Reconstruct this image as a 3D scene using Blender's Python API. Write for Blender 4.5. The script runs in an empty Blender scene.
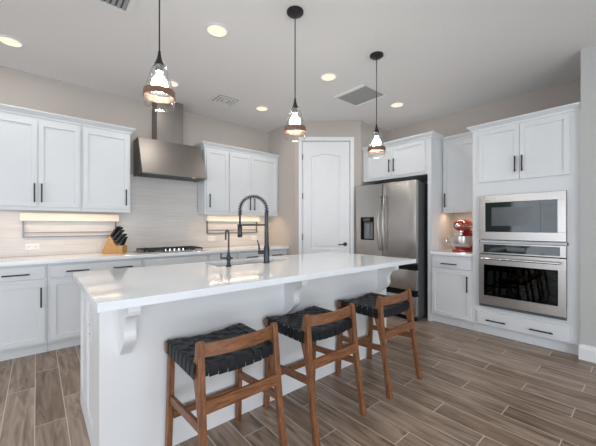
import bpy, bmesh, math, random
from mathutils import Vector, Matrix
random.seed(4)
PI = math.pi
SC = bpy.context.scene
COL = SC.collection

# ------------------------------------------------------------------ camera, world, light, exposure
cam_data = bpy.data.cameras.new('camera')
cam = bpy.data.objects.new('camera', cam_data)
COL.objects.link(cam)
cam.location = (0, 0, 1.241)
cam.rotation_euler = (PI/2, 0, math.radians(49.38 - 90))
cam_data.sensor_width = 36
cam_data.lens = 304.52/596*36
cam_data.shift_y = 2.84/596
cam_data.clip_start = 0.02
SC.camera = cam

world = bpy.data.worlds.new('sky')
SC.world = world
world.use_nodes = True
bg = world.node_tree.nodes['Background']
bg.inputs[0].default_value = (0.80, 0.88, 1.0, 1)
bg.inputs[1].default_value = 2.55

def area(name, loc, rot, sx, sy, energy, color):
    d = bpy.data.lights.new(name, 'AREA')
    d.shape = 'RECTANGLE'; d.size = sx; d.size_y = sy
    d.energy = energy; d.color = color
    o = bpy.data.objects.new(name, d); COL.objects.link(o)
    o.location = loc; o.rotation_euler = rot
    return o
COOL = (0.86, 0.93, 1.0)
WARM = (1.0, 0.78, 0.55)
# daylight through the big openings behind and to the left of the camera
area('daylight_left', (-4.42, 1.0, 1.25), (0, -PI/2-0.35, 0), 2.2, 4.2, 42, COOL)
area('daylight_front', (-0.6, -3.92, 1.25), (PI/2+0.35, 0, 0), 5.2, 2.2, 138, COOL)
CAN_W = 3.0
BULB_EMIT = 62.0
SC.view_settings.view_transform = 'Standard'
SC.view_settings.look = 'None'
SC.view_settings.gamma = 1
SC.view_settings.exposure = 0.0
SC.view_settings.use_curve_mapping = False

# ------------------------------------------------------------------ materials
M = {}
def mat(name, color, rough=0.5, metal=0.0, spec=0.5, var=0.0, scale=8.0, stretch=(1,1,1), bump=0.0, coat=0.0, emit=None, es=0.0):
    m = bpy.data.materials.new(name); m.use_nodes = True
    nt = m.node_tree; b = nt.nodes['Principled BSDF']
    b.inputs['Base Color'].default_value = (*color, 1)
    b.inputs['Roughness'].default_value = rough
    b.inputs['Metallic'].default_value = metal
    b.inputs['Specular IOR Level'].default_value = spec
    b.inputs['Coat Weight'].default_value = coat
    if emit:
        b.inputs['Emission Color'].default_value = (*emit, 1)
        b.inputs['Emission Strength'].default_value = es
    if var or bump:
        tc = nt.nodes.new('ShaderNodeTexCoord'); mp = nt.nodes.new('ShaderNodeMapping')
        mp.inputs['Scale'].default_value = stretch
        no = nt.nodes.new('ShaderNodeTexNoise'); no.inputs['Scale'].default_value = scale
        no.inputs['Detail'].default_value = 5
        nt.links.new(tc.outputs['Object'], mp.inputs[0]); nt.links.new(mp.outputs[0], no.inputs['Vector'])
        if var:
            r = nt.nodes.new('ShaderNodeValToRGB')
            r.color_ramp.elements[0].position = 0.3; r.color_ramp.elements[1].position = 0.7
            r.color_ramp.elements[0].color = (*[max(0, c*(1-var)) for c in color], 1)
            r.color_ramp.elements[1].color = (*[min(1, c*(1+var)) for c in color], 1)
            nt.links.new(no.outputs['Fac'], r.inputs[0]); nt.links.new(r.outputs[0], b.inputs['Base Color'])
        if bump:
            bp = nt.nodes.new('ShaderNodeBump'); bp.inputs['Strength'].default_value = bump
            bp.inputs['Distance'].default_value = 0.002
            nt.links.new(no.outputs['Fac'], bp.inputs['Height']); nt.links.new(bp.outputs[0], b.inputs['Normal'])
    M[name] = m
    return m
mat('wall_paint', (0.475, 0.428, 0.39), 0.85, var=0.02, scale=60, bump=0.15)
mat('pier_paint', (0.50, 0.50, 0.485), 0.85, var=0.02, scale=60, bump=0.15)
mat('ceiling_paint', (0.82, 0.81, 0.795), 0.9, var=0.015, scale=80, bump=0.15)
mat('trim_white', (0.78, 0.79, 0.79), 0.4, var=0.01)
mat('island_white', (0.79, 0.795, 0.79), 0.4, var=0.012, scale=5)
mat('cabinet_white', (0.715, 0.735, 0.745), 0.38, var=0.012, scale=5)
mat('quartz', (0.88, 0.91, 0.935), 0.06, spec=0.5, var=0.015, scale=3)
mat('black_metal', (0.018, 0.018, 0.02), 0.38, metal=0.3, var=0.1)
mat('faucet_black', (0.055, 0.057, 0.062), 0.3, metal=0.7, var=0.1)
mat('steel', (0.46, 0.435, 0.41), 0.30, metal=1.0, var=0.06, scale=6, stretch=(1, 1, 60), bump=0.04)
mat('steel_vertical', (0.56, 0.54, 0.52), 0.26, metal=1.0, var=0.06, scale=9, stretch=(30, 30, 0.6), bump=0.04)
mat('hood_steel', (0.26, 0.24, 0.225), 0.45, metal=1.0, var=0.04, scale=6, stretch=(1, 1, 60), bump=0.04)
mat('polished_steel', (0.72, 0.71, 0.70), 0.12, metal=1.0, var=0.03)
mat('handle_steel', (0.33, 0.31, 0.29), 0.22, metal=1.0, var=0.03)
mat('bowl_steel', (0.70, 0.68, 0.65), 0.3, metal=1.0, var=0.03)
mat('sink_steel', (0.28, 0.28, 0.285), 0.25, metal=1.0, var=0.05)
mat('fridge_side', (0.10, 0.105, 0.11), 0.5, metal=0.2, var=0.05)
mat('black_gap', (0.010, 0.010, 0.011), 0.85, spec=0.1, var=0.1)
mat('black_glass', (0.012, 0.022, 0.021), 0.045, spec=0.6, var=0.05)
mat('screen_grey', (0.09, 0.10, 0.105), 0.2, var=0.1)
mat('leather', (0.008, 0.010, 0.013), 0.45, spec=0.3, var=0.35, scale=40, bump=0.3)
mat('plate_white', (0.78, 0.78, 0.77), 0.4, var=0.01)
mat('ledge_wood', (0.82, 0.75, 0.68), 0.5, var=0.05, scale=6, stretch=(1, 1, 20))
mat('red_enamel', (0.42, 0.018, 0.02), 0.16, coat=0.5, var=0.03)
mat('bamboo', (0.50, 0.27, 0.095), 0.45, var=0.16, scale=9, stretch=(3, 3, 14), bump=0.1)
mat('shade_band_wood', (0.20, 0.10, 0.06), 0.55, var=0.3, scale=18, stretch=(1, 1, 4))
mat('vent_white', (0.82, 0.82, 0.81), 0.5, var=0.01)
mat('vent_grey', (0.36, 0.37, 0.365), 0.6, var=0.03)
mat('vent_dark', (0.10, 0.11, 0.12), 0.7, var=0.05)
mat('lamp_lens', (0.25, 0.23, 0.20), 0.5, var=0.01, emit=(1.0, 0.86, 0.66), es=0.98)
mat('bulb_glow', (0.95, 0.9, 0.8), 0.5, var=0.01, emit=(1.0, 0.965, 0.915), es=BULB_EMIT)
mat('led_glow', (0.9, 0.85, 0.75), 0.5, var=0.01, emit=(1.0, 0.72, 0.45), es=1.5)
mat('cast_iron', (0.03, 0.028, 0.027), 0.6, var=0.2, scale=30)
mat('rail_metal', (0.20, 0.19, 0.18), 0.4, metal=0.8, var=0.1)
mat('grey_plastic', (0.28, 0.28, 0.28), 0.45, var=0.04)

def wood(name, dark, light, rough=0.42, axis='Z', scale=14):
    m = bpy.data.materials.new(name); m.use_nodes = True; nt = m.node_tree; b = nt.nodes['Principled BSDF']
    b.inputs['Roughness'].default_value = rough
    tc = nt.nodes.new('ShaderNodeTexCoord'); mp = nt.nodes.new('ShaderNodeMapping')
    mp.inputs['Scale'].default_value = {'Z': (6, 6, 0.7), 'X': (0.7, 6, 6), 'Y': (6, 0.7, 6)}[axis]
    no = nt.nodes.new('ShaderNodeTexNoise'); no.inputs['Scale'].default_value = scale; no.inputs['Detail'].default_value = 8
    no.inputs['Distortion'].default_value = 0.8
    r = nt.nodes.new('ShaderNodeValToRGB'); r.color_ramp.elements[0].color = (*dark, 1); r.color_ramp.elements[1].color = (*light, 1)
    r.color_ramp.elements[0].position = 0.3; r.color_ramp.elements[1].position = 0.72
    nt.links.new(tc.outputs['Object'], mp.inputs[0]); nt.links.new(mp.outputs[0], no.inputs['Vector'])
    nt.links.new(no.outputs['Fac'], r.inputs[0]); nt.links.new(r.outputs[0], b.inputs['Base Color'])
    M[name] = m
wood('walnut', (0.115, 0.042, 0.016), (0.32, 0.135, 0.056), axis='Z')
wood('walnut_cross', (0.115, 0.042, 0.016), (0.32, 0.135, 0.056), axis='X')
wood('walnut_deep', (0.115, 0.042, 0.016), (0.32, 0.135, 0.056), axis='Y')

def glass_mat():
    m = bpy.data.materials.new('clear_glass'); m.use_nodes = True; nt = m.node_tree
    for n in list(nt.nodes): nt.nodes.remove(n)
    out = nt.nodes.new('ShaderNodeOutputMaterial'); mix = nt.nodes.new('ShaderNodeMixShader')
    tr = nt.nodes.new('ShaderNodeBsdfTransparent'); gl = nt.nodes.new('ShaderNodeBsdfGlossy')
    tr.inputs[0].default_value = (0.96, 0.97, 0.97, 1); gl.inputs['Roughness'].default_value = 0.04
    lw = nt.nodes.new('ShaderNodeLayerWeight'); lw.inputs[0].default_value = 0.35
    pw = nt.nodes.new('ShaderNodeMath'); pw.operation = 'POWER'; pw.inputs[1].default_value = 1.7
    nt.links.new(lw.outputs['Facing'], pw.inputs[0])
    no = nt.nodes.new('ShaderNodeTexNoise'); no.inputs['Scale'].default_value = 25
    sc = nt.nodes.new('ShaderNodeMath'); sc.operation = 'MULTIPLY'; sc.inputs[1].default_value = 0.004
    nt.links.new(no.outputs['Fac'], sc.inputs[0])
    cl = nt.nodes.new('ShaderNodeMath'); cl.operation = 'MULTIPLY_ADD'; cl.inputs[1].default_value = 0.85
    nt.links.new(pw.outputs[0], cl.inputs[0]); nt.links.new(sc.outputs[0], cl.inputs[2])
    nt.links.new(cl.outputs[0], mix.inputs[0]); nt.links.new(tr.outputs[0], mix.inputs[1]); nt.links.new(gl.outputs[0], mix.inputs[2])
    nt.links.new(mix.outputs[0], out.inputs[0]); M['clear_glass'] = m
glass_mat()

def oven_glass():
    m = bpy.data.materials.new('tinted_glass'); m.use_nodes = True; nt = m.node_tree
    for n in list(nt.nodes): nt.nodes.remove(n)
    out = nt.nodes.new('ShaderNodeOutputMaterial'); mix = nt.nodes.new('ShaderNodeMixShader')
    tr = nt.nodes.new('ShaderNodeBsdfTransparent'); gl = nt.nodes.new('ShaderNodeBsdfGlossy')
    tr.inputs[0].default_value = (0.30, 0.36, 0.35, 1); gl.inputs['Roughness'].default_value = 0.03
    lw = nt.nodes.new('ShaderNodeLayerWeight'); lw.inputs[0].default_value = 0.2
    no = nt.nodes.new('ShaderNodeTexNoise'); no.inputs['Scale'].default_value = 3
    mth = nt.nodes.new('ShaderNodeMath'); mth.operation = 'MULTIPLY_ADD'; mth.inputs[1].default_value = 0.02
    nt.links.new(no.outputs['Fac'], mth.inputs[0]); nt.links.new(lw.outputs['Fresnel'], mth.inputs[2])
    nt.links.new(mth.outputs[0], mix.inputs[0]); nt.links.new(tr.outputs[0], mix.inputs[1]); nt.links.new(gl.outputs[0], mix.inputs[2])
    nt.links.new(mix.outputs[0], out.inputs[0]); M['tinted_glass'] = m
oven_glass()

def floor_mat():
    m = bpy.data.materials.new('plank_tile'); m.use_nodes = True; nt = m.node_tree; b = nt.nodes['Principled BSDF']
    N = nt.nodes.new; K = nt.links.new
    tc = N('ShaderNodeTexCoord'); sp = N('ShaderNodeSeparateXYZ'); K(tc.outputs['Object'], sp.inputs[0])
    def mth(op, a, bb=None, c=None):
        n = N('ShaderNodeMath'); n.operation = op
        for i, v in enumerate((a, bb, c)):
            if v is None: continue
            if isinstance(v, (int, float)): n.inputs[i].default_value = v
            else: K(v, n.inputs[i])
        return n.outputs[0]
    PW, PL = 0.1553, 0.915
    u = mth('DIVIDE', mth('ADD', sp.outputs[0], 0.01), PW); row = mth('FLOOR', u); fu = mth('SUBTRACT', u, row)
    sh = mth('MULTIPLY_ADD', mth('SUBTRACT', row, 17.0), -0.305, -0.345)
    v = mth('DIVIDE', mth('ADD', sp.outputs[1], sh), PL); cid = mth('FLOOR', v); fv = mth('SUBTRACT', v, cid)
    du = mth('MULTIPLY', mth('MINIMUM', fu, mth('SUBTRACT', 1.0, fu)), PW)
    dv = mth('MULTIPLY', mth('MINIMUM', fv, mth('SUBTRACT', 1.0, fv)), PL)
    d = mth('MINIMUM', du, dv)
    gr = mth('LESS_THAN', d, 0.0027)
    cv = N('ShaderNodeCombineXYZ'); K(row, cv.inputs[0]); K(cid, cv.inputs[1])
    wn = N('ShaderNodeTexWhiteNoise'); wn.noise_dimensions = '3D'; K(cv.outputs[0], wn.inputs['Vector'])
    # grain, shifted per plank
    mp = N('ShaderNodeMapping'); mp.inputs['Scale'].default_value = (11, 1.1, 1)
    ad = N('ShaderNodeVectorMath'); ad.operation = 'MULTIPLY_ADD'; K(wn.outputs['Color'], ad.inputs[0]); ad.inputs[1].default_value = (9, 9, 0)
    K(tc.outputs['Object'], ad.inputs[2]); K(ad.outputs[0], mp.inputs[0])
    g = N('ShaderNodeTexNoise'); g.inputs['Scale'].default_value = 2.3; g.inputs['Detail'].default_value = 9; g.inputs['Distortion'].default_value = 1.1
    K(mp.outputs[0], g.inputs['Vector'])
    r = N('ShaderNodeValToRGB'); e = r.color_ramp.elements
    e[0].position = 0.28; e[0].color = (0.125, 0.084, 0.060, 1); e[1].position = 0.75; e[1].color = (0.43, 0.34, 0.265, 1)
    mid = e.new(0.52); mid.color = (0.295, 0.217, 0.163, 1)
    K(g.outputs['Fac'], r.inputs[0])
    hs = N('ShaderNodeHueSaturation'); K(r.outputs[0], hs.inputs['Color'])
    K(mth('MULTIPLY_ADD', wn.outputs['Value'], 0.50, 0.74), hs.inputs['Value'])
    K(mth('MULTIPLY_ADD', wn.outputs['Value'], -0.25, 1.22), hs.inputs['Saturation'])
    mx = N('ShaderNodeMix'); mx.data_type = 'RGBA'; K(gr, mx.inputs['Factor']); K(hs.outputs[0], mx.inputs['A']); mx.inputs['B'].default_value = (0.60, 0.53, 0.46, 1)
    K(mx.outputs['Result'], b.inputs['Base Color'])
    b.inputs['Roughness'].default_value = 0.34
    bp = N('ShaderNodeBump'); bp.inputs['Strength'].default_value = 0.25; bp.inputs['Distance'].default_value = 0.002
    K(mth('SUBTRACT', g.outputs['Fac'], gr), bp.inputs['Height']); K(bp.outputs[0], b.inputs['Normal'])
    M['plank_tile'] = m
floor_mat()

def splash_mat():
    m = bpy.data.materials.new('backsplash_tile'); m.use_nodes = True; nt = m.node_tree; b = nt.nodes['Principled BSDF']
    N = nt.nodes.new; K = nt.links.new
    tc = N('ShaderNodeTexCoord'); mp = N('ShaderNodeMapping'); mp.inputs['Scale'].default_value = (2.0, 2.0, 45)
    K(tc.outputs['Object'], mp.inputs[0])
    g = N('ShaderNodeTexNoise'); g.inputs['Scale'].default_value = 1.6; g.inputs['Detail'].default_value = 6; K(mp.outputs[0], g.inputs['Vector'])
    r = N('ShaderNodeValToRGB'); r.color_ramp.elements[0].position = 0.3; r.color_ramp.elements[1].position = 0.7
    r.color_ramp.elements[0].color = (0.60, 0.575, 0.55, 1); r.color_ramp.elements[1].color = (0.70, 0.675, 0.65, 1)
    K(g.outputs['Fac'], r.inputs[0])
    sp = N('ShaderNodeSeparateXYZ'); K(tc.outputs['Object'], sp.inputs[0])
    cb = N('ShaderNodeCombineXYZ'); ad = N('ShaderNodeMath'); ad.operation = 'ADD'
    K(sp.outputs[0], ad.inputs[0]); K(sp.outputs[1], ad.inputs[1]); K(ad.outputs[0], cb.inputs[0]); K(sp.outputs[2], cb.inputs[1])
    br = N('ShaderNodeTexBrick'); K(cb.outputs[0], br.inputs['Vector'])
    br.inputs['Scale'].default_value = 1.0; br.inputs['Brick Width'].default_value = 0.61; br.inputs['Row Height'].default_value = 0.102
    br.inputs['Mortar Size'].default_value = 0.0016; br.inputs['Color1'].default_value = (1, 1, 1, 1); br.inputs['Color2'].default_value = (0.93, 0.93, 0.93, 1)
    br.inputs['Mortar'].default_value = (0.85, 0.84, 0.83, 1)
    mx = N('ShaderNodeMix'); mx.data_type = 'RGBA'; mx.blend_type = 'MULTIPLY'; mx.inputs['Factor'].default_value = 1
    K(r.outputs[0], mx.inputs['A']); K(br.outputs['Color'], mx.inputs['B']); K(mx.outputs['Result'], b.inputs['Base Color'])
    b.inputs['Roughness'].default_value = 0.3
    M['backsplash_tile'] = m
splash_mat()

# ------------------------------------------------------------------ mesh helpers
def box(bm, x0, x1, y0, y1, z0, z1, bev=0.0, seg=1):
    if x0 > x1: x0, x1 = x1, x0
    if y0 > y1: y0, y1 = y1, y0
    if z0 > z1: z0, z1 = z1, z0
    vs = [bm.verts.new((x, y, z)) for x in (x0, x1) for y in (y0, y1) for z in (z0, z1)]
    idx = [(0,1,3,2), (4,6,7,5), (0,4,5,1), (2,3,7,6), (0,2,6,4), (1,5,7,3)]
    fs = [bm.faces.new([vs[i] for i in f]) for f in idx]
    if bev:
        es = list({e for f in fs for e in f.edges})
        bmesh.ops.bevel(bm, geom=es, offset=bev, segments=seg, affect='EDGES', profile=0.6)
    return fs
def prism(bm, pts, axis, a0, a1, bev=0.0):
    """polygon pts extruded along axis: 'x' pts are (y,z); 'y' pts are (x,z); 'z' pts are (x,y)"""
    def mk(p, a): return {'x': (a, p[0], p[1]), 'y': (p[0], a, p[1]), 'z': (p[0], p[1], a)}[axis]
    A = [bm.verts.new(mk(p, a0)) for p in pts]; B = [bm.verts.new(mk(p, a1)) for p in pts]
    n = len(pts); fs = [bm.faces.new(A), bm.faces.new(B[::-1])]
    for i in range(n): fs.append(bm.faces.new((A[i], B[i], B[(i+1) % n], A[(i+1) % n])))
    bmesh.ops.recalc_face_normals(bm, faces=fs)
    if bev:
        es = list({e for f in fs[:2] for e in f.edges})
        bmesh.ops.bevel(bm, geom=es, offset=bev, segments=2, affect='EDGES', profile=0.6)
def tube(bm, path, rad, n=10, caps=True):
    pts = [Vector(p) for p in path]; rings = []
    rads = rad if isinstance(rad, (list, tuple)) else [rad]*len(pts)
    ref = None
    for i, p in enumerate(pts):
        t = (pts[min(i+1, len(pts)-1)] - pts[max(i-1, 0)]).normalized()
        if ref is None:
            ref = Vector((0, 0, 1)) if abs(t.z) < 0.9 else Vector((1, 0, 0))
        s = t.cross(ref)
        if s.length < 1e-4: s = t.orthogonal()
        s.normalize(); ref = s.cross(t).normalized()
        rings.append([bm.verts.new(p + rads[i]*(math.cos(2*PI*k/n)*s + math.sin(2*PI*k/n)*ref)) for k in range(n)])
    fs = []
    for a, b in zip(rings, rings[1:]):
        for k in range(n): fs.append(bm.faces.new((a[k], a[(k+1) % n], b[(k+1) % n], b[k])))
    if caps:
        fs.append(bm.faces.new(rings[0][::-1])); fs.append(bm.faces.new(rings[-1]))
    bmesh.ops.recalc_face_normals(bm, faces=fs)
def lathe(bm, prof, n=24, cx=0, cy=0, close=False):
    """prof: list of (r, z)"""
    rings = []
    for r, z in prof:
        if r < 1e-6: rings.append([bm.verts.new((cx, cy, z))])
        else: rings.append([bm.verts.new((cx + r*math.cos(2*PI*k/n), cy + r*math.sin(2*PI*k/n), z)) for k in range(n)])
    fs = []
    pairs = list(zip(rings, rings[1:]))
    if close: pairs.append((rings[-1], rings[0]))
    for a, b in pairs:
        for k in range(n):
            k2 = (k+1) % n
            if len(a) == 1 and len(b) == 1: continue
            if len(a) == 1: fs.append(bm.faces.new((a[0], b[k2], b[k])))
            elif len(b) == 1: fs.append(bm.faces.new((a[k], a[k2], b[0])))
            else: fs.append(bm.faces.new((a[k], a[k2], b[k2], b[k])))
    bmesh.ops.recalc_face_normals(bm, faces=fs)
def xform(bm, mtx): bmesh.ops.transform(bm, matrix=mtx, verts=bm.verts)
def obj(name, bm, m, parent=None, smooth=False, loc=None):
    me = bpy.data.meshes.new(name); bm.normal_update(); bm.to_mesh(me); bm.free()
    me.materials.append(M[m])
    if smooth:
        for p in me.polygons: p.use_smooth = True
        try: me.set_sharp_from_angle(angle=math.radians(40))
        except Exception: pass
    o = bpy.data.objects.new(name, me); COL.objects.link(o)
    if parent: o.parent = parent
    if loc: o.location = loc
    return o
def B(*boxes, bev=0.0):
    bm = bmesh.new()
    for b in boxes: box(bm, *b, bev=bev)
    return bm
def thing(name, label, cat, loc=(0,0,0), rz=0.0, group=None):
    o = bpy.data.objects.new(name, None); COL.objects.link(o)
    o.location = loc; o.rotation_euler = (0, 0, rz); o.empty_display_size = 0.05
    return tag(o, label, cat, group)
def tag(o, label, cat, group=None):
    o['label'] = label; o['category'] = cat
    if group: o['group'] = group
    return o
def struct(name, bm, m, parent=None, label=None):
    o = obj(name, bm, m, parent)
    if not parent: o['kind'] = 'structure'
    if label: o['label'] = label
    return o
def dup(root, loc, label, rz=None):
    r = root.copy(); COL.objects.link(r); r.location = loc; r['label'] = label
    if rz is not None: r.rotation_euler = (0, 0, rz)
    for ch in list(root.children):
        c = ch.copy(); COL.objects.link(c); c.parent = r
        for g in ch.children:
            d = g.copy(); COL.objects.link(d); d.parent = c
    return r

# ------------------------------------------------------------------ dimensions
ZC = 2.88          # ceiling
YH = 4.35          # hood wall
XW = 4.58          # oven wall
YB = 3.807         # base door plane on hood wall
YU = 4.067         # upper door plane on hood wall
XT = 3.876         # tall cabinet door plane on oven wall
XL, YF = -4.5, -4.0
XR1 = 3.06         # corner return wall on the hood side
YR2 = 2.975        # corner return wall on the fridge side
PA = Vector((XR1, 3.64)); PB = Vector((3.84, YR2))

# ------------------------------------------------------------------ room shell
struct('floor', B((XL, XW+0.1, YF, YH+0.1, -0.05, 0)), 'plank_tile')
struct('ceiling', B((XL, XW+0.1, YF, YH+0.1, ZC, ZC+0.08)), 'ceiling_paint')
struct('wall_back', B((XL, XR1, YH, YH+0.1, 0, ZC)), 'wall_paint')
struct('wall_right', B((XW, XW+0.1, 0.44, YR2, 0, ZC)), 'wall_paint')
struct('wall_front_right', B((3.85, XW+0.1, YF, 0.44, 0, ZC)), 'pier_paint')
struct('wall_corner_left', B((XR1, XR1+0.1, 3.64, YH+0.1, 0, ZC)), 'wall_paint')
struct('wall_corner_right', B((3.84, XW+0.1, YR2, YR2+0.1, 0, ZC)), 'wall_paint')
DL = (PB-PA).length; dvec = (PB-PA).normalized(); DANG = math.atan2(dvec.y, dvec.x)
D0, D1, DH = 0.115, 0.855, 2.56
bm = B((0, D0, 0, 0.1, 0, ZC), (D1, DL, 0, 0.1, 0, ZC), (D0, D1, 0, 0.1, DH, ZC))
o = struct('wall_corner', bm, 'wall_paint'); o.location = (PA.x, PA.y, 0); o.rotation_euler = (0, 0, DANG)
# left and front walls (behind the camera) with large daylight openings
struct('wall_left', B((XL-0.1, XL, YF, -1.2, 0, ZC), (XL-0.1, XL, 3.2, YH+0.1, 0, ZC), (XL-0.1, XL, -1.2, 3.2, 2.4, ZC), (XL-0.1, XL, -1.2, 3.2, 0, 0.12)), 'wall_paint')
struct('wall_front', B((XL-0.1, -3.3, YF-0.1, YF, 0, ZC), (2.1, 3.85, YF-0.1, YF, 0, ZC), (-3.3, 2.1, YF-0.1, YF, 2.4, ZC), (-3.3, 2.1, YF-0.1, YF, 0, 0.12)), 'wall_paint')
fr = [(XL-0.08, XL-0.03, y-0.03, y+0.03, 0.12, 2.4) for y in (-1.17, 0.27, 1.72, 3.17)] + [(XL-0.08, XL-0.03, -1.2, 3.2, z-0.03, z+0.03) for z in (0.15, 2.37)]
struct('window_1', B(*fr), 'trim_white')
fr = [(x-0.03, x+0.03, YF-0.08, YF-0.03, 0.12, 2.4) for x in (-3.27, -1.5, 0.3, 2.07)] + [(-3.3, 2.1, YF-0.08, YF-0.03, z-0.03, z+0.03) for z in (0.15, 2.37)]
struct('window_2', B(*fr), 'trim_white')
# backsplash tiles
struct('trim_1', B((-0.40, XR1, YH-0.012, YH, 0.914, 1.46), (0.856, 1.775, YH-0.012, YH, 1.46, 1.9)), 'backsplash_tile', label='pale horizontally streaked tile backsplash')
struct('trim_2', B((XW-0.012, XW, 1.383, 1.88, 0.914, 1.45)), 'backsplash_tile', label='pale tile backsplash behind the stand mixer')
# baseboard along the grey wall at the right
bm = bmesh.new()
prism(bm, [(3.85, 0), (3.832, 0), (3.832, 0.10), (3.836, 0.115), (3.842, 0.125), (3.842, 0.138), (3.85, 0.142)], 'y', YF, 0.44)
struct('baseboard_right', bm, 'trim_white')
struct('baseboard_right_end', B((3.832, 3.876, 0.44, 0.452, 0, 0.135)), 'trim_white')

# pantry door: frame of the diagonal wall, x along the wall, y into the pantry
door = obj('door_1', bmesh.new(), 'trim_white'); 
def arched_panel(bm, x0, x1, z0, z1, rise, y):
    """raised moulding ring round a sunk panel on the face y"""
    n = 10
    def outline(i, r):
        pts = [(x0+i, z0+i), (x1-i, z0+i)]
        for k in range(n+1):
            t = k/n; x = (x1-i) + ((x0+i)-(x1-i))*t
            pts.append((x, z1-i + r*(math.sin(PI*t)**2)))
        return pts
    rings = []
    for i, dy in ((0, 0), (0.012, 0.010), (0.020, 0.010), (0.045, 0.003)):
        rings.append([bm.verts.new((x, y+dy, z)) for x, z in outline(i, rise)])
    for a, b in zip(rings, rings[1:]):
        for k in range(len(a)): bm.faces.new((a[k], a[(k+1) % len(a)], b[(k+1) % len(b)], b[k]))
    bm.faces.new(rings[-1])
    return [(v.co.x, v.co.z) for v in rings[0]]
def door_mesh():
    bm = bmesh.new(); x0, x1, z0, z1, y = D0+0.004, D1-0.004, 0.008, DH-0.004, 0.012
    pu = arched_panel(bm, D0+0.135, D1-0.165+0.02, 0.885, 2.335, 0.035, y)
    pl = arched_panel(bm, D0+0.135, D1-0.165+0.02, 0.25, 0.80, 0.0, y)
    a, b = D0+0.135, D1-0.145
    V = lambda x, z: bm.verts.new((x, y, z))
    def quad(xa, xb, za, zb): bm.faces.new((V(xa, za), V(xb, za), V(xb, zb), V(xa, zb)))
    quad(x0, a, z0, z1); quad(b, x1, z0, z1); quad(a, b, z0, 0.25); quad(a, b, 0.80, 0.885)
    top = pu[2:]
    for (xa, za), (xb, zb) in zip(top, top[1:]):
        bm.faces.new((V(xb, zb), V(xa, za), V(xa, z1), V(xb, z1)))
    bk = [bm.verts.new((x, y+0.035, z)) for x, z in ((x0, z0), (x1, z0), (x1, z1), (x0, z1))]
    bm.faces.new(bk[::-1])
    for (xa, za), (xb, zb) in (((x0,z0),(x1,z0)), ((x1,z0),(x1,z1)), ((x1,z1),(x0,z1)), ((x0,z1),(x0,z0))):
        bm.faces.new((V(xa,za), bm.verts.new((xa,y+0.035,za)), bm.verts.new((xb,y+0.035,zb)), V(xb,zb)))
    bmesh.ops.remove_doubles(bm, verts=bm.verts, dist=1e-5)
    bmesh.ops.recalc_face_normals(bm, faces=bm.faces)
    return bm
bm = door_mesh(); bm.to_mesh(door.data); bm.free()
door['kind'] = 'structure'; door['label'] = 'white two-panel pantry door with an arched top panel'
door.location = (PA.x, PA.y, 0); door.rotation_euler = (0, 0, DANG)
bm = bmesh.new()
lathe(bm, [(0, 0), (0.030, 0), (0.030, 0.012), (0.012, 0.016), (0.012, 0.045), (0, 0.045)], 20)
xform(bm, Matrix.Translation((0.785, 0.012, 0.955)) @ Matrix.Rotation(PI/2, 4, 'X'))
tube(bm, [(0.785, -0.030, 0.955), (0.76, -0.034, 0.954), (0.70, -0.030, 0.949), (0.672, -0.026, 0.947)], [0.010, 0.009, 0.008, 0.007], 10)
o = obj('door_handle', bm, 'black_metal', door, True); o['label'] = 'black lever handle'
for z in (2.316, 1.707, 1.067, 0.30):
    bm = bmesh.new(); tube(bm, [(D0+0.001, 0.004, z-0.045), (D0+0.001, 0.004, z+0.045)], 0.007, 8); box(bm, D0-0.012, D0+0.012, 0.004, 0.012, z-0.045, z+0.045)
    obj('hinge', bm, 'rail_metal', door)
CW = 0.068
def casing_bm():
    bm = bmesh.new()
    for (xa, xb, za, zb) in ((D0-CW+0.01, D0-0.006, 0, DH+0.066), (D1+0.006, D1+CW-0.002, 0, DH+0.066), (D0-0.006, D1+0.006, DH+0.006, DH+0.066)):
        box(bm, xa, xb, -0.016, 0, za, zb, bev=0.003)
    box(bm, D0-0.006, D0+0.003, 0, 0.05, 0, DH); box(bm, D1-0.003, D1+0.006, 0, 0.05, 0, DH); box(bm, D0, D1, 0, 0.05, DH-0.003, DH+0.006)
    return bm
o = struct('trim_3', casing_bm(), 'trim_white', label='white casing round the pantry door'); o.location = (PA.x, PA.y, 0); o.rotation_euler = (0, 0, DANG)

# ------------------------------------------------------------------ cabinets
# local frame of a cabinet: x to the viewer's right, y away from the viewer (door plane at y = 0), z up
def shaker(x0, x1, z0, z1, stile=0.062, depth=0.012, th=0.02):
    bm = bmesh.new()
    fs = box(bm, x0, x1, 0, th, z0, z1)
    bmesh.ops.recalc_face_normals(bm, faces=bm.faces); bm.normal_update()
    f = [f for f in fs if abs(f.calc_center_median().y) < 1e-6][0]
    bmesh.ops.inset_individual(bm, faces=[f], thickness=stile)
    bm.normal_update()
    bmesh.ops.inset_individual(bm, faces=[f], thickness=0.003)
    for v in f.verts: v.co.y += depth
    return bm
def slab(x0, x1, z0, z1, th=0.02):
    bm = bmesh.new(); box(bm, x0, x1, 0, th, z0, z1, bev=0.002); return bm
def pull(x, z, length, vertical=True):
    bm = bmesh.new(); h = length/2; r = 0.0062
    if vertical:
        box(bm, x-r, x+r, -0.036, -0.024, z-h, z+h, bev=0.0015)
        for s in (-1, 1): box(bm, x-0.004, x+0.004, -0.026, 0, z+s*(h-0.02)-0.004, z+s*(h-0.02)+0.004)
    else:
        box(bm, x-h, x+h, -0.036, -0.024, z-r, z+r, bev=0.0015)
        for s in (-1, 1): box(bm, x+s*(h-0.02)-0.004, x+s*(h-0.02)+0.004, -0.026, 0, z-0.004, z+0.004)
    return bm
def add_door(root, rect, handle=None, kind='door', hl=0.19):
    d = obj(kind, shaker(*rect) if kind == 'door' else slab(*rect), 'cabinet_white', root)
    for h in (handle or []):
        hx, hz, ver = h
        o = obj('handle', pull(hx, hz, hl, ver), 'black_metal', d); o['label'] = 'black bar handle'
    return d
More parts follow.
